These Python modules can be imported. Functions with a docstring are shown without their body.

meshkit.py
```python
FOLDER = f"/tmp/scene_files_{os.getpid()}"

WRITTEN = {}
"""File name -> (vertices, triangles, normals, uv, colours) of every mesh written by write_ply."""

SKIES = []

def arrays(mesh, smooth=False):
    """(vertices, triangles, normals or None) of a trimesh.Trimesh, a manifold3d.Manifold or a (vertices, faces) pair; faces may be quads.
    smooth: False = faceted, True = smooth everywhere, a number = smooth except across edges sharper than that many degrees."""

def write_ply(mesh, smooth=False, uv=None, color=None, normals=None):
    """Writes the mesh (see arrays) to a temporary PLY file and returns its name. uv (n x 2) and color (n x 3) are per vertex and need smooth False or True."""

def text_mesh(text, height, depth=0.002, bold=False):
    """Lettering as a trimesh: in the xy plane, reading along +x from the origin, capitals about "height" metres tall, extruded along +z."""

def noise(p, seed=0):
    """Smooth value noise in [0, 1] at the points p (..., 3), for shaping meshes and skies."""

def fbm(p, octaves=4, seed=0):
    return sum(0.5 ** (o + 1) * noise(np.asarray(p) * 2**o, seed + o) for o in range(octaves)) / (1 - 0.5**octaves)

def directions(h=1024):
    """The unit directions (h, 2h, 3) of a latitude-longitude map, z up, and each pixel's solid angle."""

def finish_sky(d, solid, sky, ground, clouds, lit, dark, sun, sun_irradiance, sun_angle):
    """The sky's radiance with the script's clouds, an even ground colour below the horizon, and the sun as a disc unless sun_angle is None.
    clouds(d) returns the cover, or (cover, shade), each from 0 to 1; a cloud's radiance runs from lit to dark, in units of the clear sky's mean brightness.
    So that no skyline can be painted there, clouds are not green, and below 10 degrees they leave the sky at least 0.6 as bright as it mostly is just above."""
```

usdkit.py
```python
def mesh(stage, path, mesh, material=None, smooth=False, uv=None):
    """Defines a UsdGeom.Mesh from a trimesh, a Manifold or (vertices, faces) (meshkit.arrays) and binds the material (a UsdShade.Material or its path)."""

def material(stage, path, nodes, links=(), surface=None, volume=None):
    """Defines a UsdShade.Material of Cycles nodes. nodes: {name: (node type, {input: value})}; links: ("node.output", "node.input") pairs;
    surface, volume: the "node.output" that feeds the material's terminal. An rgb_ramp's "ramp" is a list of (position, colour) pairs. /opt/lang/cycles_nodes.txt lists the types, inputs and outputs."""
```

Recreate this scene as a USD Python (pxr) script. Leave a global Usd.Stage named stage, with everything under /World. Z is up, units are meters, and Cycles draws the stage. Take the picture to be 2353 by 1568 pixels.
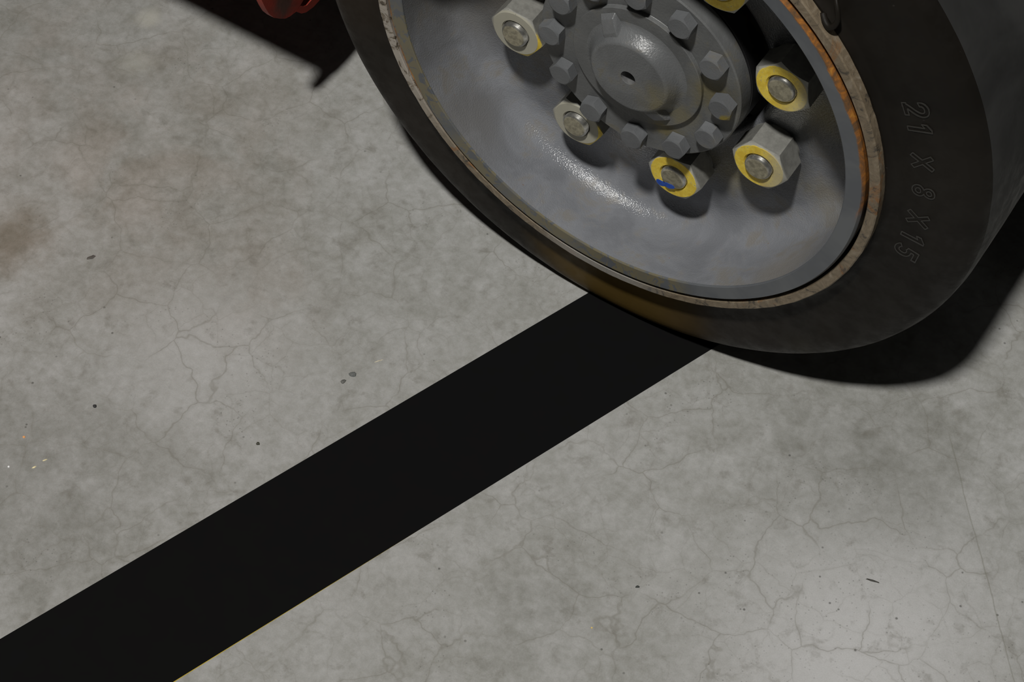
import math
import numpy as np
import trimesh
import manifold3d as m3
from shapely import LineString, Point, Polygon, affinity, union_all
import meshkit
import usdkit
from pxr import Gf, Sdf, Usd, UsdGeom, UsdLux, UsdShade

stage = Usd.Stage.CreateInMemory()
UsdGeom.SetStageUpAxis(stage, UsdGeom.Tokens.z)
UsdGeom.SetStageMetersPerUnit(stage, 1.0)
UsdGeom.Xform.Define(stage, '/World')
UsdGeom.Scope.Define(stage, '/World/Looks')

# ---------------------------------------------------------------- camera
F_PX, IMG_W = 4549.5, 2353.0
CAM = (0.42419485, -0.80259011, 1.26816788)
RIGHT = (0.83909657, 0.54385936, 0.01157332)
DOWN = (0.45178238, -0.68486918, -0.57170525)
FWD = (-0.30300105, 0.48494453, -0.82037745)
cam = UsdGeom.Camera.Define(stage, '/World/Camera')
cam.CreateFocalLengthAttr(F_PX / IMG_W * 36.0)
cam.CreateHorizontalApertureAttr(36.0)
cam.CreateVerticalApertureAttr(36.0 * 1568 / 2353)
cam.CreateClippingRangeAttr(Gf.Vec2f(0.01, 100))
UsdGeom.Xformable(cam).AddTransformOp().Set(Gf.Matrix4d(
    *RIGHT, 0, *[-v for v in DOWN], 0, *[-v for v in FWD], 0, *CAM, 1))
cam.CreateExposureAttr(0.0)

# ---------------------------------------------------------------- lights: dim hall, one high bay lamp
dome = UsdLux.DomeLight.Define(stage, '/World/HallLight')
dome.CreateIntensityAttr(0.006)
dome.CreateColorAttr(Gf.Vec3f(1.0, 0.98, 0.93))
LDIR = np.array([0.032, -0.385, 1.0]); LDIR /= np.linalg.norm(LDIR)
lamp_pos = LDIR * 6.2
lamp = UsdLux.SphereLight.Define(stage, '/World/HighBayLamp')
lamp.CreateRadiusAttr(0.19)
lamp.CreateIntensityAttr(835.0)
lamp.CreateColorAttr(Gf.Vec3f(1.0, 0.985, 0.95))
UsdGeom.Xformable(lamp).AddTranslateOp().Set(Gf.Vec3d(*map(float, lamp_pos)))

# ---------------------------------------------------------------- helpers
# wheel frame: axle along y, front face at y = 0, axis at height H, turned TH about the axle
TH, H = 4.7, 0.2632
cT, sT = math.cos(math.radians(TH)), math.sin(math.radians(TH))
Rm = np.array([[cT, 0, sT], [0, 1, 0], [-sT, 0, cT]])
CHASSIS = {'side_skirt', 'floor_pan', 'counterweight', 'axle_housing', 'end_plate', 'end_tab'}
used = {}


def numbered(path):
    k = used.get(path, 0)
    used[path] = k + 1
    return path if k == 0 else '%s_%03d' % (path, k)


def tag(prim, **keys):
    p = prim.GetPrim() if hasattr(prim, 'GetPrim') else prim
    for k, v in keys.items():
        if v:
            p.SetCustomDataByKey(k, v)
    return p


def obj(name, mesh, mat, parent='/World', smooth=30, label=None, category=None, group=None, kind=None):
    parent = parent if isinstance(parent, str) else str(parent.GetPath())
    path = numbered(parent + '/' + name)
    if parent.startswith('/World/forklift') and name not in CHASSIS:      # wheel parts are modelled in the wheel's own frame
        mesh = mesh.copy()
        mesh.vertices = np.asarray(mesh.vertices) @ Rm.T + np.array([0, 0, H])
    m = usdkit.mesh(stage, path, mesh, mat, smooth=smooth)
    return tag(m, label=label, category=category, group=group, kind=kind)


def thing(name, label, category, loc=(0, 0, 0), roty=0, group=None):
    x = UsdGeom.Xform.Define(stage, numbered('/World/' + name))
    x.AddTranslateOp().Set(Gf.Vec3d(*loc))
    if roty:
        x.AddRotateYOp().Set(roty)
    return tag(x, label=label, category=category, group=group)


def lathe(profile, n=192):
    """Closed loop of (radius, y) turned round the y axis (loop may touch radius 0)."""
    pr = np.array(profile, float)
    k = len(pr)
    a = np.linspace(0, 2 * np.pi, n, endpoint=False)
    v = np.stack([pr[:, 0][None] * np.sin(a)[:, None], np.broadcast_to(pr[:, 1][None], (n, k)),
                  -pr[:, 0][None] * np.cos(a)[:, None]], -1).reshape(-1, 3)
    i, j = np.meshgrid(np.arange(n), np.arange(k), indexing='ij')
    i2, j2 = (i + 1) % n, (j + 1) % k
    q = np.stack([i * k + j, i2 * k + j, i2 * k + j2, i * k + j2], -1).reshape(-1, 4)
    f = np.vstack([q[:, [0, 1, 2]], q[:, [0, 2, 3]]])
    t = trimesh.Trimesh(v, f, process=False)
    t.merge_vertices(merge_tex=True, merge_norm=True)
    t.update_faces(t.nondegenerate_faces())
    t.remove_unreferenced_vertices()
    if t.volume < 0:
        t.invert()
    return t


def arc(cx, cy, r, a0, a1, n=8):
    a = np.radians(np.linspace(a0, a1, n))
    return [(cx + r * math.cos(x), cy + r * math.sin(x)) for x in a]


def to_man(t):
    return m3.Manifold(m3.Mesh(np.asarray(t.vertices, np.float32), np.asarray(t.faces, np.uint32)))


def to_tri(m):
    q = m.to_mesh()
    return trimesh.Trimesh(q.vert_properties[:, :3], q.tri_verts, process=False)


def frame(u, v, w, o):
    M = np.eye(4)
    M[:3, 0], M[:3, 1], M[:3, 2], M[:3, 3] = u, v, w, o
    return M


def box(x0, x1, y0, y1, z0, z1, bevel=0.0):
    if bevel:
        s = [m3.Manifold.sphere(bevel, 12).translate((x, y, z)) for x in (x0 + bevel, x1 - bevel)
             for y in (y0 + bevel, y1 - bevel) for z in (z0 + bevel, z1 - bevel)]
        return to_tri(m3.Manifold.batch_hull(s))
    t = trimesh.creation.box((x1 - x0, y1 - y0, z1 - z0))
    t.apply_translation(((x0 + x1) / 2, (y0 + y1) / 2, (z0 + z1) / 2))
    return t




def W(p):
    x, y, z = p
    return (cT * x + sT * z, y, -sT * x + cT * z + H)


def polar(theta, r, y):
    a = math.radians(theta)
    return np.array([r * math.sin(a), y, -r * math.cos(a)])


def mat(name, nodes, links, surface='p.BSDF'):
    return usdkit.material(stage, '/World/Looks/' + name, nodes, links, surface=surface)


# ---------------------------------------------------------------- materials
class G:
    """Small builder for node graphs."""

    def __init__(self):
        self.n, self.l, self.k = {}, [], 0
        self.n['geo'] = ('geometry', {})

    def add(self, kind, link=None, **inp):
        self.k += 1
        nm = '%s_%d' % (kind, self.k)
        self.n[nm] = (kind, inp)
        for sock, src in (link or {}).items():
            self.l.append((src, nm + '.' + sock))
        return nm

    def noise(self, scale, detail=4, rough=.55, dist=0, vec='geo.position', **kw):
        return self.add('noise_texture', {'vector': vec}, scale=scale, detail=detail, roughness=rough, distortion=dist, **kw)

    def ramp(self, src, stops, interp=True):
        return self.add('rgb_ramp', {'fac': src}, ramp=[(p, c if np.ndim(c) else (c, c, c)) for p, c in stops], interpolate=interp) + '.color'

    def rng(self, src, a, b, c=0., d=1., kind='smoothstep'):
        return self.add('map_range', {'value': src}, range_type=kind, from_min=a, from_max=b, to_min=c, to_max=d, clamp=True) + '.result'

    def math(self, op, a, b=None, clamp=False):
        link, inp = {}, {'math_type': op, 'use_clamp': clamp}
        for s, x in (('value1', a), ('value2', b)):
            if isinstance(x, str):
                link[s] = x
            elif x is not None:
                inp[s] = float(x)
        return self.add('math', link, **inp) + '.value'

    def mix(self, fac, a, b, op='mix'):
        link, inp = {}, {'mix_type': op}
        for s, x in (('fac', fac), ('color1', a), ('color2', b)):
            if isinstance(x, str):
                link[s] = x
            else:
                inp[s] = x
        return self.add('mix', link, **inp) + '.color'

    def dist(self, pt, vec='geo.position'):
        return self.add('vector_math', {'vector1': vec}, math_type='distance', vector2=pt) + '.value'

    def blob(self, pt, r0, r1, wob=None, amp=0.0):
        """1 inside radius r0 of pt, 0 beyond r1, with an irregular edge."""
        d = self.dist(pt)
        if wob:
            d = self.math('add', d, self.math('multiply', self.math('subtract', wob, .5), amp))
        return self.rng(d, r0, r1, 1., 0.)

    def bump(self, height, strength, distance):
        return self.add('bump', {'height': height}, strength=strength, distance=distance) + '.normal'

    def build(self, name, color, rough=.5, normal=None, **kw):
        link, inp = {}, dict(kw)
        for s, x in (('base_color', color), ('roughness', rough), ('normal', normal), ('metallic', kw.get('metallic'))):
            if isinstance(x, str):
                link[s] = x
                inp.pop(s, None)
            elif x is not None:
                inp[s] = x
        self.n['p'] = ('principled_bsdf', inp)
        for s, src in link.items():
            self.l.append((src, 'p.' + s))
        return mat(name, self.n, self.l)


def concrete():
    g = G()
    big = g.noise(4.5, 3, .55, .1)
    mid = g.noise(26, 5, .62, .15)
    fine = g.noise(120, 5, .68, .2)
    grain = g.noise(900, 2, .6)
    v = g.math('add', g.math('multiply', big + '.fac', .30), g.math('multiply', mid + '.fac', .38))
    v = g.math('add', v, g.math('multiply', fine + '.fac', .32))
    col = g.ramp(v, [(.32, (.205, .200, .178)), (.44, (.292, .290, .268)), (.52, (.345, .343, .326)), (.62, (.412, .409, .397)), (.8, (.46, .455, .445))])
    # warm brown staining left of the wheel, cooler patches elsewhere
    wob = big + '.fac'
    wm = mid + '.fac'
    br = None
    for pt, r0, r1, s in (((-.40, -.06, 0), .02, .24, .8), ((-.43, -.19, 0), .0, .07, 1.0), ((-.25, -.12, 0), .0, .10, .75), ((-.55, .0, 0), .0, .2, .6)):
        b = g.math('multiply', g.blob(pt, r0, r1, wm, .12), s)
        br = b if br is None else g.math('maximum', br, b)
    patch = g.rng(g.noise(13, 4, .6, .6) + '.fac', .38, .62)
    br = g.math('multiply', br, g.math('add', g.math('multiply', patch, .7), .3))
    col = g.mix(br, col, (.80, .715, .64), 'multiply') if False else g.mix(g.math('multiply', br, .75), col, g.mix(1.0, col, (.80, .70, .62), 'multiply'))
    # greyer zones and paler zones with irregular edges
    dk = g.blob((.245, -.004, 0), .0, .13, wm, .16)
    dk = g.math('maximum', dk, g.math('multiply', g.blob((-.28, -.37, 0), .02, .16, wm, .15), 1.0))
    dk = g.math('maximum', dk, g.math('multiply', g.blob((-.20, -.30, 0), .0, .08, wm, .12), .5))
    dk = g.math('maximum', dk, g.math('multiply', g.blob((-.58, .03, 0), .0, .24, wm, .12), .9))
    dk = g.math('maximum', dk, g.math('multiply', g.blob((.10, -.24, 0), .0, .06, wm, .1), .6))
    col = g.mix(g.math('multiply', dk, .55), col, g.mix(1.0, col, (.66, .66, .64), 'multiply'))
    lt = g.math('multiply', g.blob((.31, -.155, 0), .0, .17, wm, .14), 1.5)
    lt = g.math('maximum', lt, g.math('multiply', g.blob((-.235, -.19, 0), .0, .12, wm, .12), .7))
    lt = g.math('maximum', lt, g.math('multiply', g.blob((.165, -.17, 0), .0, .05, wm, .06), .5))
    lt = g.math('maximum', lt, g.math('multiply', g.blob((-.03, -.30, 0), .0, .12, wm, .12), .35))
    col = g.mix(g.math('multiply', lt, .55), col, (.53, .525, .52))
    st = g.math('multiply', g.blob((-.437, -.190, 0), .0, .050, wm, .05), .7)
    col = g.mix(st, col, g.mix(1.0, col, (.60, .54, .45), 'multiply'))
    stz = g.math('maximum', g.blob((-.498, .062, 0), .0, .016, wm, .02), g.math('multiply', g.blob((-.475, .015, 0), .0, .022, wm, .03), .5))
    col = g.mix(g.math('multiply', stz, .5), col, (.50, .485, .42))
    # crazing: fine crack network, broken up
    wv = g.add('mix', {'color1': 'geo.position', 'color2': g.noise(26, 3, .6) + '.color'}, mix_type='linear_light', fac=.011) + '.color'
    crack = None
    for sc, w, s in ((17, .010, 1.0), (29, .013, .5)):
        vo = g.add('voronoi_texture', {'vector': wv}, feature='distance_to_edge', scale=sc) + '.distance'
        ln = g.rng(vo, .0, w * 1.6, 1., 0.)
        halo = g.math('multiply', g.rng(vo, .0, w * 6, 1., 0.), .25)
        ln = g.math('maximum', ln, halo)
        brk = g.rng(g.noise(9 + sc * .2, 3, .6) + '.fac', .36, .60)
        ln = g.math('multiply', g.math('multiply', ln, brk), s)
        crack = ln if crack is None else g.math('maximum', crack, ln)
    col = g.mix(g.math('multiply', crack, .45), col, (.17, .16, .13))
    # soft dark smudges and pin-point specks
    sm = g.rng(g.noise(55, 5, .66, .25) + '.fac', .54, .72)
    col = g.mix(g.math('multiply', sm, .42), col, (.16, .150, .125))
    sp = g.add('voronoi_texture', {'vector': 'geo.position'}, feature='f1', scale=85)
    dot = g.math('multiply', g.rng(sp + '.distance', .05, .11, 1., 0.), g.math('add', g.rng(g.noise(8, 3) + '.fac', .47, .6), g.blob((.31, -.155, 0), .05, .2, wm, .1), True))
    pick = g.add('separate_color', {'color': sp + '.color'})
    dot = g.math('multiply', dot, g.rng(pick + '.r', .55, .6))
    sp2 = g.add('voronoi_texture', {'vector': 'geo.position'}, feature='f1', scale=260)
    dot2 = g.math('multiply', g.rng(sp2 + '.distance', .08, .2, 1., 0.), g.math('add', g.rng(g.noise(14, 3) + '.fac', .52, .66), g.math('multiply', g.blob((.31, -.155, 0), .05, .2, wm, .1), .6), True))
    col = g.mix(g.math('multiply', g.math('maximum', dot, g.math('multiply', dot2, .6)), .7), col, (.07, .068, .06))
    # long hairline scratch at the right
    a, b = np.array([.2794, .0565, 0]), np.array([.3972, -.091, 0])
    d = (b - a) / np.linalg.norm(b - a)
    nrm = np.array([-d[1], d[0], 0])
    off = g.add('vector_math', {'vector1': 'geo.position'}, math_type='dot_product', vector2=tuple(nrm)) + '.value'
    off = g.math('absolute', g.math('subtract', g.math('add', off, g.math('multiply', g.math('subtract', mid + '.fac', .5), .004)), float(a @ nrm)))
    al = g.add('vector_math', {'vector1': 'geo.position'}, math_type='dot_product', vector2=tuple(d)) + '.value'
    al = g.math('multiply', g.rng(al, float(a @ d) - .01, float(a @ d) + .01), g.rng(al, float(b @ d) + .1, float(b @ d) + .15, 1., 0.))
    col = g.mix(g.math('multiply', g.math('multiply', g.rng(off, .0, .0009, 1., 0.), al), .45), col, (.17, .165, .13))
    gr = g.rng(grain + '.fac', .3, .7, .955, 1.045, 'linear')
    col = g.mix(1.0, col, g.add('combine_color', {'r': gr, 'g': gr, 'b': gr}) + '.color', 'multiply')
    rg = g.rng(fine + '.fac', .3, .7, .42, .6)
    return g.build('concrete', col, rg, specular_ior_level=.35)


def paint_grey(name, base, dust, dust_at, rough, bump=.0004, bscale=520, yellow=None, bstr=.35, rust=.0, spread=.12, soil_and_shade=()):
    g = G()
    n1 = g.noise(22, 5, .6, .5)
    n2 = g.noise(60, 5, .65, .8)
    n3 = g.noise(bscale, 2, .5)
    lo = tuple(c * .86 for c in base)
    hi = tuple(c * 1.14 for c in base)
    col = g.mix(g.rng(n1 + '.fac', .35, .65), lo, hi)
    mk = g.rng(g.math('add', g.math('multiply', n1 + '.fac', .6), g.math('multiply', n2 + '.fac', .4)), dust_at, dust_at + spread)
    col = g.mix(g.math('multiply', mk, .75), col, dust)
    if rust:
        fl = g.rng(g.noise(130, 4, .7) + '.fac', .70 - rust * .1, .76 - rust * .1)
        col = g.mix(g.math('multiply', fl, .6), col, (.22, .11, .045))
    for pt, r0, r1, s, c in soil_and_shade:
        col = g.mix(g.math('multiply', g.blob(pt, r0, r1, n1 + '.fac', .05), s), col, c)
    if yellow:
        for pt, r0, r1, s in yellow:
            col = g.mix(g.math('multiply', g.blob(pt, r0, r1, n2 + '.fac', .03), s), col, (.22, .17, .03))
    rr = g.mix(mk, (rough,) * 3, (min(.8, rough + .22),) * 3)
    rv = g.add('rgb_to_bw', {'color': rr}) + '.val'
    return g.build(name, col, rv, g.bump(n3 + '.fac', bstr, bump))


def rubber(name, base, scuffs_and_bounce=(), rough=.5):
    g = G()
    n1 = g.noise(9, 5, .6, .6)
    n2 = g.noise(70, 4, .65)
    col = g.mix(g.rng(n1 + '.fac', .3, .7), tuple(c * .72 for c in base), tuple(c * 1.3 for c in base))
    for pt, r0, r1, s, c in scuffs_and_bounce:
        col = g.mix(g.math('multiply', g.blob(pt, r0, r1, n1 + '.fac', .06), s), col, c)
    fl = g.rng(g.noise(190, 3, .6) + '.fac', .74, .79)
    col = g.mix(g.math('multiply', fl, .35), col, (.06, .055, .05))
    return g.build(name, col, g.rng(n2 + '.fac', .3, .7, rough - .08, rough + .12), g.bump(g.noise(240, 4, .6) + '.fac', .15, .0006), specular_ior_level=.18)


def band_metal():
    g = G()
    n1 = g.noise(28, 5, .65, 1.)
    n2 = g.noise(95, 5, .7, 1.2)
    n3 = g.noise(16, 3, .6)
    col = g.ramp(n2 + '.fac', [(.30, (.13, .105, .075)), (.42, (.175, .138, .093)), (.52, (.215, .168, .112)), (.64, (.275, .225, .16)), (.75, (.37, .32, .26))])
    col = g.mix(g.math('multiply', g.rng(n1 + '.fac', .57, .66), .75), col, (.27, .115, .03))
    col = g.mix(g.math('multiply', g.rng(n2 + '.fac', .36, .43, 1., 0.), .7), col, (.055, .048, .04))
    # brighter bare steel at the far left of the band, pale chips
    bl = g.blob(W(polar(-72, .194, 0)), .03, .13, n3 + '.fac', .05)
    col = g.mix(g.math('multiply', g.math('multiply', bl, g.rng(n2 + '.fac', .40, .48)), .75), col, (.50, .46, .41))
    st = g.blob(W(polar(5, .194, 0)), .02, .07, n3 + '.fac', .05)
    col = g.mix(g.math('multiply', st, .7), col, (.36, .35, .33))
    return g.build('rusty_band_steel', col, .48, g.bump(n2 + '.fac', .3, .0008), metallic=.15)


def rim_paint(name='rim_face_paint'):
    """Grey ring face: olive grime at the bottom left, orange rust along the outer edge at both sides."""
    g = G()
    n1 = g.noise(24, 5, .6, .7)
    n2 = g.noise(80, 5, .7, 1.2)
    base = g.mix(g.rng(n1 + '.fac', .35, .65), (.098, .106, .118), (.128, .136, .145))
    ax = g.add('vector_math', {'vector1': 'geo.position'}, math_type='multiply', vector2=(1, 0, 1)) + '.vector'
    rad = g.add('vector_math', {'vector1': ax}, math_type='distance', vector2=(0, 0, H)) + '.value'
    grime = None
    for th, r0, r1 in ((-58, .02, .05), (-33, .015, .04), (-12, .02, .045), (8, .02, .045), (22, .01, .03), (-72, .01, .04)):
        b = g.blob(W(polar(th, .181, 0)), r0, r1, n2 + '.fac', .04)
        grime = b if grime is None else g.math('maximum', grime, b)
    grime = g.math('multiply', grime, g.rng(n2 + '.fac', .44, .48))
    col = g.mix(g.math('multiply', grime, .85), base, (.185, .160, .092))
    rust = None
    for th, r0, r1 in ((128, .06, .10), (108, .02, .06), (-88, .03, .05), (-62, .01, .035), (-82, .03, .05)):
        b = g.blob(W(polar(th, .1875, 0)), r0, r1, n1 + '.fac', .03)
        rust = b if rust is None else g.math('maximum', rust, b)
    edge = g.rng(g.math('add', rad, g.math('multiply', g.math('subtract', n1 + '.fac', .5), .008)), .1845, .1858)
    rust = g.math('multiply', rust, edge)
    rc = g.ramp(n2 + '.fac', [(.35, (.11, .06, .025)), (.48, (.20, .085, .02)), (.58, (.36, .13, .016)), (.68, (.46, .20, .025))])
    col = g.mix(g.math('multiply', rust, .92), col, rc)
    return g.build(name, col, .42, g.bump(n2 + '.fac', .15, .0006))


def nut_metal(name, c, flat, direction, thr, soft, invert=False, fade=0., base=(.34, .335, .305)):
    """Zinc nut, its front face marked with yellow paint on one side, worn through in specks."""
    g = G()
    n1 = g.noise(170, 4, .65)
    n2 = g.noise(650, 4, .7)
    col = g.mix(g.rng(n1 + '.fac', .3, .7), tuple(x * .85 for x in base), tuple(x * 1.15 for x in base))
    cw = W(c)
    fr0 = g.add('separate_xyz', {'vector': 'geo.position'}) + '.y'
    col = g.mix(g.math('multiply', g.rng(fr0, c[1] + .0004, c[1] + .0012, 1., 0.), .85), col, (.43, .41, .325))
    sub = g.add('vector_math', {'vector1': 'geo.position'}, math_type='subtract', vector2=cw) + '.vector'
    pl = g.add('vector_math', {'vector1': sub}, math_type='multiply', vector2=(1, 0, 1)) + '.vector'
    rad = g.add('vector_math', {'vector1': pl}, math_type='length') + '.value'
    dx = W(polar(direction, 1, 0))
    dr = g.add('vector_math', {'vector1': pl}, math_type='dot_product', vector2=(dx[0], 0, dx[2] - H)) + '.value'
    dr = g.math('add', dr, g.math('multiply', g.math('subtract', n1 + '.fac', .5), .012))
    front = g.add('separate_xyz', {'vector': 'geo.position'}) + '.y'
    front = g.rng(front, c[1] + .0012, c[1] + .0022, 1., 0.)
    side = g.rng(dr, thr - soft, thr + soft, fade, 1.)
    if invert:
        disc = g.rng(rad, flat * .97, flat * .985)
    else:
        disc = g.rng(g.math('add', rad, g.math('multiply', g.math('subtract', n1 + '.fac', .5), .002)), flat * .975, flat * .995, 1., 0.)
    mk = g.math('multiply', g.math('multiply', side, disc), front)
    worn = g.rng(g.math('add', n2 + '.fac', g.math('multiply', n1 + '.fac', .25)), .72, .79, 1., 0.)
    mk = g.math('multiply', mk, worn)
    yel = g.mix(g.rng(n1 + '.fac', .35, .65), (.80, .55, .03), (.95, .72, .075))
    speck = g.math('multiply', g.rng(n2 + '.fac', .64, .70), front)
    col = g.mix(g.math('multiply', speck, .55), col, (.06, .05, .03))
    col = g.mix(g.math('multiply', mk, .93), col, yel)
    met = g.math('multiply', g.math('subtract', 1.0, front), .45)
    return g.build(name, col, .44, g.bump(n2 + '.fac', .12, .0003), metallic=met)


def simple(name, base, rough=.5, metallic=0., scale=90, var=.15, bumpd=.0003, spec=.5):
    g = G()
    n = g.noise(scale, 4, .6)
    col = g.mix(g.rng(n + '.fac', .35, .65), tuple(c * (1 - var) for c in base), tuple(c * (1 + var) for c in base))
    return g.build(name, col, rough, g.bump(n + '.fac', .2, bumpd) if bumpd else None, metallic=metallic, specular_ior_level=spec)


M_floor = concrete()
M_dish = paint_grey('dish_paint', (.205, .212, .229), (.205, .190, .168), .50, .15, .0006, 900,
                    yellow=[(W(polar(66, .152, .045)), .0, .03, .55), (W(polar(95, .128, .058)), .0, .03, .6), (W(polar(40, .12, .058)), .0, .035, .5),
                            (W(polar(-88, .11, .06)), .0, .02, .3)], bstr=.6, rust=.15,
                    soil_and_shade=[(W(polar(105, .155, .032)), .035, .085, .6, (.06, .062, .064)), (W(polar(58, .170, .012)), .01, .045, .6, (.24, .215, .175)), (W(polar(-45, .170, .012)), .0, .06, .5, (.165, .155, .14)),  # dark right-hand blobs: some grease, otherwise shade painted in; tan ones are dirt
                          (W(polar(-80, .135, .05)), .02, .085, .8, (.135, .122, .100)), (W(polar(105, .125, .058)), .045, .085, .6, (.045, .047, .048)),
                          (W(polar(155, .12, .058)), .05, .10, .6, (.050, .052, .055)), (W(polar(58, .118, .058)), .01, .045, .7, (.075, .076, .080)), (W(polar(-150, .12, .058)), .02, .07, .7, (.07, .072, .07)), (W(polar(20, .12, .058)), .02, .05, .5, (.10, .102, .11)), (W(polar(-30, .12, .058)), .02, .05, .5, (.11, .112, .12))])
M_hub = paint_grey('hub_paint', (.128, .131, .131), (.160, .140, .092), .53, .42, .0005, 520,
                   yellow=[(W(polar(100, .06, .032)), .0, .028, .45), (W(polar(33, .055, .032)), .0, .018, .6), (W(polar(60, .045, .031)), .0, .02, .35)])
M_cap = paint_grey('cap_paint', (.140, .144, .147), (.170, .150, .105), .535, .33, .0006, 700,
                   yellow=[(W(polar(70, .028, .02)), .0, .024, .4)], bstr=.5)
M_bolt = paint_grey('bolt_paint', (.135, .140, .146), (.150, .134, .105), .52, .45, .0004, 600)
M_bolt_chip = paint_grey('chipped_bolt_paint', (.135, .140, .146), (.150, .134, .105), .52, .45, .0004, 600, yellow=[(W(polar(97.5, .0760, .0250) + np.array([0, 0, -.005])), .0, .0085, 1.0), (W(polar(97.5, .0745, .0248) + np.array([0, 0, -.006])), .0, .007, 1.0)])
M_rim = rim_paint()
M_band = band_metal()
YELLOW_BOUNCE = (.125, .078, .018)  # yellow reflected from the floor line, painted into the sidewall colour
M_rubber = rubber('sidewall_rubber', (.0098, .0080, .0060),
                  [(W(polar(8, .235, .014)), .03, .10, .75, YELLOW_BOUNCE), (W(polar(-78, .24, .014)), .01, .08, .5, (.032, .021, .012)),
                   (W(polar(-40, .24, .014)), .01, .12, .4, (.035, .029, .024)),
                   (W(polar(46, .255, .016)), .0, .03, .5, (.048, .045, .033)), (W(polar(30, .25, .014)), .02, .09, .35, (.034, .028, .025))], .5)
M_tread = rubber('tread_rubber', (.040, .040, .039), (), .52)
M_letter = simple('letter_rubber', (.024, .022, .019), .42, 0, 90, .1, 0)
M_tape = simple('black_tape', (.0074, .0074, .0075), .9, 0, 40, .02, 0, 0.0)
M_ytape = simple('yellow_tape', (.55, .40, .03), .6, 0, 60, .1, 0)
M_stud = simple('stud_steel', (.36, .33, .24), .38, .45, 260, .25, .0003)
M_thread = simple('thread_steel', (.62, .61, .57), .26, .9, 300, .2, .0002)
M_red = paint_grey('red_paint', (.30, .028, .012), (.085, .055, .035), .62, .62, .0004, 300, spread=.06, soil_and_shade=[((-.3125, .034, .152), .004, .022, .9, (.075, .042, .030))])
M_darkmetal = simple('dark_chassis', (.03, .03, .03), .6, 0, 30, .2, .0005)
M_drum = simple('black_drum', (.012, .012, .013), .5, 0, 60, .2, .0004)
M_hole = simple('bore_steel', (.45, .45, .45), .28, .7, 300, .15, .0002)
M_blue = simple('blue_paint', (.02, .08, .42), .5, 0, 300, .1, 0)
M_gold = simple('chipped_edge', (.36, .30, .16), .5, .1, 300, .3, .0003)

# ---------------------------------------------------------------- floor
gf = trimesh.Trimesh([(-5, -5, 0), (5, -5, 0), (5, 5, 0), (-5, 5, 0), (-5, -5, -.1), (5, -5, -.1), (5, 5, -.1), (-5, 5, -.1)],
                     [(0, 1, 2), (0, 2, 3), (4, 6, 5), (4, 7, 6), (0, 5, 1), (0, 4, 5), (1, 6, 2), (1, 5, 6), (2, 7, 3), (2, 6, 7), (3, 4, 0), (3, 7, 4)], process=False)
obj('floor', gf, M_floor, smooth=False, kind='structure', label='grey polished concrete floor with fine crazing and brown stains')

# floor marking: yellow line, covered by a black strip that leaves a hair of it showing on one side
e1a, e1b = np.array([-.2058, -.4665]), np.array([-.0191, .0186])
e2a, e2b = np.array([-.0836, -.4255]), np.array([.0907, .0281])


def strip(p, q, r, s, z0, z1):
    poly = Polygon([p, q, r, s])
    t = trimesh.creation.extrude_polygon(poly, z1 - z0)
    t.apply_translation((0, 0, z0))
    return t


def ext(a, b, t):
    return a + (b - a) * t


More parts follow.
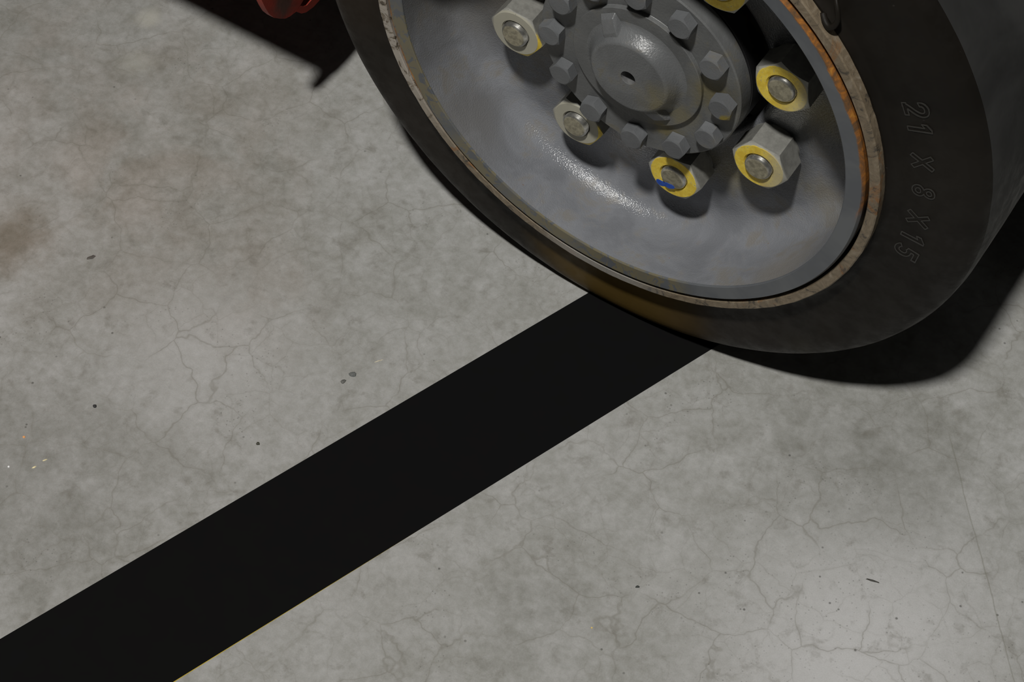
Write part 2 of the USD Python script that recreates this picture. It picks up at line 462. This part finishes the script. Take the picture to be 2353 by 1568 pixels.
A0, A1 = ext(e1a, e1b, -1.5), ext(e1a, e1b, 5.0)
B0, B1 = ext(e2a, e2b, -1.5), ext(e2a, e2b, 5.0)
obj('floor_tape', strip(A0, B0, B1, A1, .00022, .00045), M_tape, smooth=False,
    label='wide matt black tape strip stuck diagonally across the concrete, running under the tyre', category='floor tape')
dirn = (e2b - e2a) / np.linalg.norm(e2b - e2a)
nr = np.array([dirn[1], -dirn[0]])
yB0 = B0 + nr * .0019
yE = np.array([.0125, -.174])
yk = e2a + dirn * ((yE - e2a) @ dirn)
yB1 = B1 - nr * .001
obj('floor_line', trimesh.util.concatenate([strip(A0 + nr * .004, B0 + nr * .0024, yk - nr * .0002, ext(e1a, e1b, .6) + nr * .004, .00002, .00020)]), M_ytape, smooth=False,
    label='thin yellow line peeking out along the lower edge of the black strip', category='floor line')

# ---------------------------------------------------------------- wheel
wheel = thing('forklift', 'red forklift of which the grey wheel with black solid tyre stands on the black strip', 'forklift')
WP = str(wheel.GetPath())

# solid tyre: sidewall recessed behind the band, bulging to a rounded shoulder
Rt = .2650
prof = [(.1968, .195), (.1968, .0075), (.1995, .0075), (.2015, .0105), (.2050, .0118), (.2300, .0122), (.2440, .0128), (.2500, .0140)]
prof += [(.2550, .0160), (.2590, .0186), (.2615, .0212), (.2632, .0250), (.2642, .0300), (Rt, .0370), (Rt + .0002, .06), (Rt + .0003, .11), (Rt + .0002, .165), (Rt, .175)]
prof += [(.2630, .188), (.2590, .196), (.2500, .2010), (.2300, .2030), (.2050, .2030), (.1968, .2000)]
pr = np.array(prof)
# densify for displacement
dense = []
for a, b in zip(pr, np.roll(pr, -1, 0)):
    n = max(1, int(np.linalg.norm(b - a) / .006))
    dense += [a + (b - a) * t for t in np.linspace(0, 1, n, endpoint=False)]
tyre = lathe(dense, 360)
v = np.array(tyre.vertices)
rad = np.hypot(v[:, 0], v[:, 2])
un = (meshkit.fbm(v * 38, 3, 4) - .5)
front = (v[:, 1] < .02) & (rad > .2)
v[front, 1] += un[front] * .0009
sh = (rad > .253)
k = 1 + un * .0022
v[sh, 0] *= k[sh]
v[sh, 2] *= k[sh]
# flatten where it carries the load
w = v @ Rm.T
w[:, 2] = np.maximum(w[:, 2], -H + .00052)
v = w @ Rm
tyre = trimesh.Trimesh(v, tyre.faces, process=False)
fc = tyre.triangles_center
rc = np.hypot(fc[:, 0], fc[:, 2])
is_tread = (fc[:, 1] > .0255) & (rc > .255)
side = tyre.submesh([np.nonzero(~is_tread)[0]], append=True, repair=False)
tread = tyre.submesh([np.nonzero(is_tread)[0]], append=True, repair=False)
tyre_prim = obj('tyre', side, M_rubber, wheel, smooth=40)
TP = str(tyre_prim.GetPath())
obj('tread', tread, M_tread, TP, smooth=40, label='worn smooth grey-black running surface')

# size moulded on the sidewall in outline figures
S = .0066


def stroke(pts, w=.0021):
    return LineString(pts).buffer(w, cap_style='flat', join_style='mitre')


def smoothline(pts, n=60):
    from scipy.interpolate import CubicSpline
    p = np.array(pts, float)
    t = np.r_[0, np.cumsum(np.linalg.norm(np.diff(p, axis=0), axis=1))]
    c = CubicSpline(t, p)
    return c(np.linspace(0, t[-1], n))


def glyph(ch):
    h = .0165
    if ch == '2':
        return LineString(smoothline([(-.0042, .0115), (-.0036, .0146), (-.0005, .0162), (.0030, .0148), (.0040, .0118), (.0022, .0078), (-.0012, .0040), (-.0036, .0004)])).buffer(.0015, cap_style='flat').union(
            LineString([(-.0050, .0015), (.0046, .0015)]).buffer(.0014, cap_style='flat'))
    if ch == '1':
        return Polygon([(-.0015, 0), (.0017, 0), (.0017, h), (-.0002, h), (-.0042, .0137), (-.0042, .0102), (-.0015, .0118)])
    if ch == 'x':
        return LineString([(-.0042, .0010), (.0042, .0125)]).buffer(.0015, cap_style='square').union(
            LineString([(-.0042, .0125), (.0042, .0010)]).buffer(.0015, cap_style='square'))
    if ch == '8':
        return union_all([affinity.scale(Point(0, .0047).buffer(.0042), 1.14, 1), affinity.scale(Point(0, .0122).buffer(.0040), 1.05, 1)]).difference(
            union_all([affinity.scale(Point(0, .0047).buffer(.0018), 1.25, 1), affinity.scale(Point(0, .0122).buffer(.0017), 1.2, 1)]))
    return LineString([(.0038, .0150), (-.0026, .0150)]).buffer(.0015, cap_style='square').union(
        LineString([(-.0026, .0160), (-.0030, .0082)]).buffer(.0014, cap_style='flat')).union(
        LineString(smoothline([(-.0034, .0086), (-.0002, .0098), (.0030, .0082), (.0036, .0048), (.0016, .0018), (-.0014, .0014), (-.0042, .0034)])).buffer(.0015, cap_style='flat'))


for ch, th, rr in (('2', 121.0, .2165), ('1', 117.0, .2160), ('x', 110.0, .2155), ('8', 103.3, .2145), ('x', 96.4, .2150), ('1', 91.2, .2140), ('5', 87.2, .2140)):
    gl = glyph(ch)
    ring = gl.buffer(.00042).difference(gl.buffer(-.00042))
    a = math.radians(th)
    up = np.array([math.sin(a), 0, -math.cos(a)])          # glyph top points outwards
    rt = np.array([-math.cos(a), 0, -math.sin(a)])          # reads clockwise seen from the front
    rt = np.array([-math.cos(a), 0, -math.sin(a)])
    nrm_ = np.array([0, -1.0, 0])
    parts = []
    for gm in getattr(ring, 'geoms', [ring]):
        gm = gm.simplify(.00008)
        e = trimesh.creation.extrude_polygon(gm, .0012, engine='earcut')
        parts.append(e)
    e = trimesh.util.concatenate(parts)
    e.apply_transform(frame(rt, up, nrm_, up * rr + np.array([0, .0128, 0])))
    if np.linalg.det(np.stack([rt, up, nrm_], 1)) < 0:
        e.invert()
    obj('moulded_character', e, M_letter, TP, smooth=False, label='raised outline character "%s" of the tyre size' % ch)

# rubber whisker curling off the sidewall beside the band
from scipy.interpolate import CubicSpline
P0 = [polar(142.6, .1975, .0080), polar(141.2, .1990, .0040), polar(140.4, .2020, .0025), polar(140.8, .2075, .0035), polar(142.3, .2115, .0050), polar(144.2, .2130, .0090)]
cs = CubicSpline(np.linspace(0, 1, len(P0)), np.array(P0))
pts = cs(np.linspace(0, 1, 40))


def tube(pts, r, n=8):
    pts = np.asarray(pts, float)
    t = np.gradient(pts, axis=0)
    t /= np.linalg.norm(t, axis=1)[:, None]
    ref = np.array([0, 0, 1.0]) if abs(t[0][2]) < .9 else np.array([1.0, 0, 0])
    rr = np.broadcast_to(r, len(pts))
    rings = []
    u = np.cross(t[0], ref); u /= np.linalg.norm(u)
    for i in range(len(pts)):
        u = u - t[i] * (u @ t[i]); u /= np.linalg.norm(u)
        b = np.cross(t[i], u)
        a = np.linspace(0, 2 * np.pi, n, endpoint=False)
        rings.append(pts[i] + rr[i] * (np.cos(a)[:, None] * u + np.sin(a)[:, None] * b))
    V = np.vstack(rings + [pts[:1], pts[-1:]])
    m = len(pts)
    Fc = []
    for i in range(m - 1):
        for j in range(n):
            a, b = i * n + j, i * n + (j + 1) % n
            Fc += [(a, b, b + n), (a, b + n, a + n)]
    for j in range(n):
        Fc.append((m * n, (j + 1) % n, j))
        Fc.append((m * n + 1, (m - 1) * n + j, (m - 1) * n + (j + 1) % n))
    tm = trimesh.Trimesh(V, Fc, process=False)
    if tm.volume < 0:
        tm.invert()
    return tm


obj('rubber_whisker', tube(pts, np.linspace(.0025, .0014, 40)), M_rubber, TP, smooth=True, label='curled rubber whisker beside the steel band')

# steel band pressed in the tyre
band = lathe([(.1905, .0006), (.1911, 0), (.1969, 0), (.1978, .0009), (.1980, .010), (.1980, .190), (.1905, .190)], 360)
bv = np.array(band.vertices)
br_ = np.hypot(bv[:, 0], bv[:, 2])
ang = np.arctan2(bv[:, 0], -bv[:, 2])
wav = meshkit.fbm(np.c_[np.cos(ang), np.sin(ang), np.zeros(len(ang))] * 30, 4, 9) - .5
o = (br_ > .196) & (bv[:, 1] < .02)
bv[o, 0] *= (1 + wav[o] * .0055)
bv[o, 2] *= (1 + wav[o] * .0055)
obj('steel_band', trimesh.Trimesh(bv, band.faces, process=False), M_band, wheel, smooth=40, label='rusty tan steel band between tyre and rim')

# rim: ring face, steep wall, fillet, flat disc with the hub opening
rim = [(.1877, .170), (.1877, .0012), (.1862, -.0013), (.1751, -.0013), (.1744, -.0008), (.1744, .0002)]
rim_face = lathe(rim + [(.1790, .0002), (.1790, .170)], 256)
obj('rim_ring', rim_face, M_rim, wheel, smooth=25, label='flat grey ring face of the rim with rust along its outer edge')
dish = [(.1788, .0002), (.1744, .0002), (.1747, .006), (.1760, .022), (.1768, .0350)] + arc(.1551, .0407, .0220, 0, 90, 16) + [(.145, .0628), (.126, .0628), (.0905, .0628), (.0875, .0640), (.0865, .0665), (.0865, .078), (.150, .078), (.168, .068), (.1788, .050)]
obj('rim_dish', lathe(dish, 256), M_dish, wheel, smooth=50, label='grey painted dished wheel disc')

# hub: flange with stepped plate, drum behind it
hub = [(0, .0300), (.0506, .0300), (.0510, .0304), (.0510, .0331), (.0512, .0334), (.0784, .0334), (.0794, .0344), (.0796, .0470), (.0788, .0474), (0, .0474)]
hubm = to_man(lathe(hub, 192))
bore = m3.Manifold.cylinder(.05, .0058, .0058, 48).rotate((-90, 0, 0)).translate((0, .010, 0))
hub_prim = obj('hub_flange', to_tri(hubm - bore), M_hub, wheel, smooth=30, label='grey hub flange with ring of small bolts')
HP = str(hub_prim.GetPath())
obj('hub_drum', lathe([(.02, .0475), (.0785, .0475), (.0785, .0482), (.0800, .0486), (.0810, .110), (.02, .110)], 160), M_drum, HP, smooth=30, label='black drum behind the hub flange')


def hexhead(af, y0, y1, phase, cham=.92, dish_r=None):
    """Hex prism from y0 (front) to y1, front corners rounded off by a 30 degree chamfer."""
    rc_ = af / math.sqrt(3)
    a = np.radians(phase + 60 * np.arange(6))
    cs_ = m3.CrossSection([np.c_[rc_ * np.cos(a), rc_ * np.sin(a)]])
    h = m3.Manifold.extrude(cs_, y1 - y0)                    # z from 0 (front) up
    c0 = af / 2 * cham
    L = y1 - y0
    cone = m3.Manifold.cylinder(L + .0005, c0, c0 + (L + .0005) / math.tan(math.radians(30)), 72)
    h = h ^ cone
    # local (x, y, z) -> wheel (x, y0 + z, z = y): keep handed by mirroring
    t = to_tri(h)
    V = t.vertices
    t2 = trimesh.Trimesh(np.c_[V[:, 0], y0 + V[:, 2], V[:, 1]], t.faces[:, ::-1], process=False)
    return t2


phases = [38, 60, 24, 27, 9, 8, 29, 12, 22, 40, 15, 50]
for i in range(12):
    c = polar(-82.47 + 30 * i, .0680, 0)
    b = hexhead(.0168, .0245, .0332, phases[i], .93)
    b.apply_translation((c[0], 0, c[2]))
    bp = obj('flange_bolt', b, M_bolt_chip if i == 6 else M_bolt, HP, smooth=20, label='small grey hex bolt head with chipped yellowish rim' if i == 6 else None)

# centre cap: raised boss with bevelled side, two pry notches, a bore through
cap = [(0, .0186), (.0280, .0186), (.0293, .0189), (.0304, .0197), (.0312, .0209), (.0345, .0262), (.0365, .0286), (.0388, .0298), (.0410, .0302), (.0410, .0312), (0, .0312)]
capm = to_man(lathe(cap, 160)) - bore
for a, ro in ((-142, .0440), (38, .0435)):                  # two cast lugs
    d = polar(a, 1, 0)
    tq = np.array([math.cos(math.radians(a)), 0, math.sin(math.radians(a))])
    pts8 = []
    for rr, yy, wd in ((.022, .0222, .0052), (.0345, .0236, .0052), (ro - .001, .0272, .0045), (ro + .0015, .0310, .0060), (.022, .0310, .0085)):
        pts8 += [d * rr + tq * sg * wd + np.array([0, yy, 0]) for sg in (-1, 1)]
    capm = capm + m3.Manifold.batch_hull([m3.Manifold.sphere(.0011, 12).translate(tuple(map(float, q))) for q in pts8])
capm = capm - bore
cm = to_tri(capm)
obj('centre_cap', cm, M_cap, HP, smooth=35, label='round grey centre cap with a small bore and two notches')
ring_ = lathe([(.0057, .0190), (.0061, .0190), (.0061, .0285), (.0057, .0285)], 48)
obj('bore_lining', ring_, M_hole, HP, smooth=30, label='bright bare steel bore of the cap')

# lug nuts and studs
NUTS = [(-67.23, 0, 'inv', 60, .0100, .003, 'bare zinc lug nut with a trace of yellow on one corner'),
        (-22.23, 5, 'inv', 55, .0100, .003, 'bare zinc lug nut half hidden behind a flange bolt'),
        (22.77, 4, 'n', 100, -.030, .004, 'lug nut painted yellow with a blue paint mark'),
        (67.77, -1, 'n', -85, -.006, .009, 'lug nut with yellow paint on its left half'),
        (112.77, 46, 'n', -100, -.010, .009, 'lug nut with yellow speckled paint next to the rim'),
        (157.77, 8, 'n', 30, -.020, .004, 'yellow lug nut cut off by the top edge of the picture'),
        (202.77, 20, 'n', 30, -.010, .006, None), (247.77, 35, 'n', 30, -.010, .006, None)]
AF = .0385
for i, (th, ph, mode, dr_, thr, soft, lab) in enumerate(NUTS):
    c = polar(th, .1090, 0)
    front_y = .0385
    nm = hexhead(AF, front_y, .0600, ph, .965)
    # rounded rear edge and bore
    man = to_man(nm)
    man = man - m3.Manifold.cylinder(.04, .0107, .0107, 56).rotate((-90, 0, 0)).translate((0, front_y - .01, 0))
    man = man - m3.Manifold.cylinder(.0016, .0119, .0106, 56).rotate((-90, 0, 0)).translate((0, front_y - .0001, 0))
    t = to_tri(man)
    seat = lathe([(.0108, .0565), (.0186, .0565), (.0190, .0600), (.0190, .0629), (.0108, .0629)], 64)
    t = trimesh.util.concatenate([t, seat])
    t.apply_translation((c[0], 0, c[2]))
    M = nut_metal('nut_zinc_%d' % i, (c[0], front_y, c[2]), AF / 2, dr_, thr, soft, mode == 'inv', 0. if mode == 'inv' else .30)
    np_ = obj('lug_nut', t, M, wheel, smooth=20, label=lab)
    NP = str(np_.GetPath())
    # stud: threaded end with chamfered tip
    sy = [.0348, .0345, .0362, .0352, .0362, .0360, .0355, .0355][i]
    p2 = [(0, sy), (.0084, sy), (.0096, sy + .0008), (.0102, sy + .0016)]
    y = sy + .0018
    while y < .056:
        p2 += [(.0098, y), (.0103, y + .0006)]
        y += .0013
    p2 += [(.0100, .056), (0, .056)]
    st = lathe(p2, 64)
    st.apply_translation((c[0], 0, c[2]))
    cen = st.triangles_center
    capf = cen[:, 1] < sy + .0004
    obj('stud', st.submesh([np.nonzero(~capf)[0]], append=True, repair=False), M_thread, NP, smooth=20, label='bright threaded stud end')
    obj('stud_face', st.submesh([np.nonzero(capf)[0]], append=True, repair=False), M_stud, NP, smooth=20)
    if i == 2:
        rng = np.random.default_rng(5)
        for (dx, dz, rr, yy) in ((-.0078, -.0128, .0040, front_y), (-.0008, -.0082, .0036, sy)):
            a = np.linspace(0, 2 * np.pi, 18, endpoint=False)
            rad_ = rr * (1 + .22 * np.sin(2 * a + 1) + .12 * np.sin(3 * a))
            e = trimesh.creation.extrude_polygon(Polygon(np.c_[rad_ * np.cos(a), .85 * rad_ * np.sin(a)]), .0003)
            e.apply_transform(frame([1, 0, 0], [0, 0, 1], [0, -1, 0], (c[0] + dx, yy + .0001, c[2] + dz)))
            obj('paint_mark', e, M_blue, NP, smooth=False, label='bright blue paint mark')

# ---------------------------------------------------------------- truck chassis (mostly out of the picture) and its red end plate
CP = WP
zs = .215
ys = .086 - .385 * zs
xs = -.3145 + .032 * zs
obj('side_skirt', box(-1.9, xs, ys, .055, zs, .95, .004), M_red, CP, smooth=30, label='red side panel in front of the wheel')
obj('floor_pan', box(-1.9, xs - .002, .05, 1.15, zs + .03, .30), M_darkmetal, CP, smooth=False)
obj('counterweight', box(-.318, 1.3, .235, 1.15, .30, .60, .02), M_darkmetal, CP, smooth=30)
obj('axle_housing', lathe([(0, .10), (.062, .10), (.070, .12), (.070, .9), (0, .9)], 48).apply_translation((0, 0, H)), M_darkmetal, CP, smooth=30)
plate = Polygon([(.0005, .245), (.0049, .1759), (.0087, .1626), (.0121, .1531), (.0169, .1450), (.0232, .1385), (.0302, .1325), (.036, .1301), (.0438, .1286),
                 (.0475, .1298), (.0545, .1330), (.0640, .1400), (.080, .152), (.10, .170), (.10, .245)])
tab = Polygon([(.0438, .1286), (.0502, .1211), (.0562, .1175), (.0654, .1155), (.0740, .1160), (.095, .128), (.13, .15), (.13, .245), (.12, .245), (.12, .165), (.092, .143), (.072, .128), (.0640, .1245), (.0575, .1240), (.0535, .1262), (.0500, .1300)])


def yz_plate(poly, x0, x1, bev=.0012):
    e = trimesh.creation.extrude_polygon(poly, x1 - x0)
    e.apply_transform(frame([0, 1, 0], [0, 0, 1], [1, 0, 0], (x0, 0, 0)))
    return e


obj('end_plate', yz_plate(plate, -.3190, -.3125), M_red, CP, smooth=25, label='red painted plate tip hanging below the chassis')
obj('end_tab', yz_plate(tab, -.318, -.3125), M_red, CP, smooth=25)

# ---------------------------------------------------------------- grit and scraps lying on the floor
def flake(name, pos, lx, ly, h, rot, color, label, category, seed):
    rng = np.random.default_rng(seed)
    n = 11
    a = np.sort(np.linspace(0, 2 * np.pi, n, endpoint=False) + rng.uniform(-.2, .2, n))
    r = 1 + rng.uniform(-.22, .18, n)
    p = np.c_[lx * r * np.cos(a), ly * r * np.sin(a)]
    c, s = math.cos(rot), math.sin(rot)
    p = p @ np.array([[c, s], [-s, c]])
    P3 = np.vstack([np.c_[p, np.zeros(n)], np.c_[p * .8, np.full(n, h * .7)], np.c_[p * .3, np.full(n, h)]]) + np.array([*pos, 0])
    t = trimesh.convex.convex_hull(P3)
    key = 'scrap_%d' % seed
    obj(name, t, simple(key, color, .7, 0, 500, .2, 0), smooth=30, label=label, category=category)


flake('paint_flake', (-.3705, -.1704), .0042, .0018, .0006, 1.0, (.085, .075, .065), 'dark brown flake on the concrete at the left', 'flake', 1)
flake('concrete_chip', (-.1294, -.1469), .0030, .0026, .0010, .5, (.115, .12, .115), 'larger of two grey chips above the black strip', 'chip', 2)
flake('concrete_chip', (-.1318, -.1562), .0023, .0018, .0008, 1.5, (.12, .12, .11), 'smaller of two grey chips above the black strip', 'chip', 3)
flake('pebble', (-.2763, -.2786), .0015, .0014, .0012, 0, (.03, .03, .03), 'round black pebble left of the black strip', 'pebble', 4)
flake('copper_chip', (-.3029, -.3293), .0013, .0010, .0007, 0, (.75, .36, .14), 'tiny orange chip near the left edge of the picture', 'chip', 5)
flake('straw_bit', (-.2765, -.3362), .0020, .0006, .0004, 1.0, (.75, .66, .40), 'upper of two pale straw bits at the left', 'straw', 6)
flake('straw_bit', (-.2790, -.3451), .0019, .0007, .0005, 1.1, (.80, .70, .42), 'lower of two pale straw bits at the left', 'straw', 7)
flake('white_crumb', (-.2951, -.3553), .0010, .0008, .0005, 0, (.85, .85, .85), 'white crumb near the left edge below the orange chip', 'crumb', 8)
flake('dark_pebble', (-.1524, -.2372), .0016, .0013, .0010, .4, (.05, .05, .035), 'small dark olive pebble just above the black strip', 'pebble', 9)
flake('bark_sliver', (.2878, -.0867), .0052, .0007, .0006, .25, (.05, .047, .04), 'thin dark sliver on the pale concrete at the right', 'sliver', 10)
flake('yellow_crumb', (.1380, -.2300), .0008, .0007, .0005, .25, (.75, .55, .2), 'tiny yellow crumb on the concrete right of the strip', 'crumb', 11)
flake('black_crumb', (.1484, -.1841), .0016, .0011, .0007, .8, (.04, .045, .04), 'black crumb on the concrete below the tyre', 'crumb', 12)
flake('fibre', (-.1202, -.1257), .0036, .0005, .0004, .95, (.55, .50, .38), 'pale fibre just above the black strip near the tyre', 'fibre', 13)
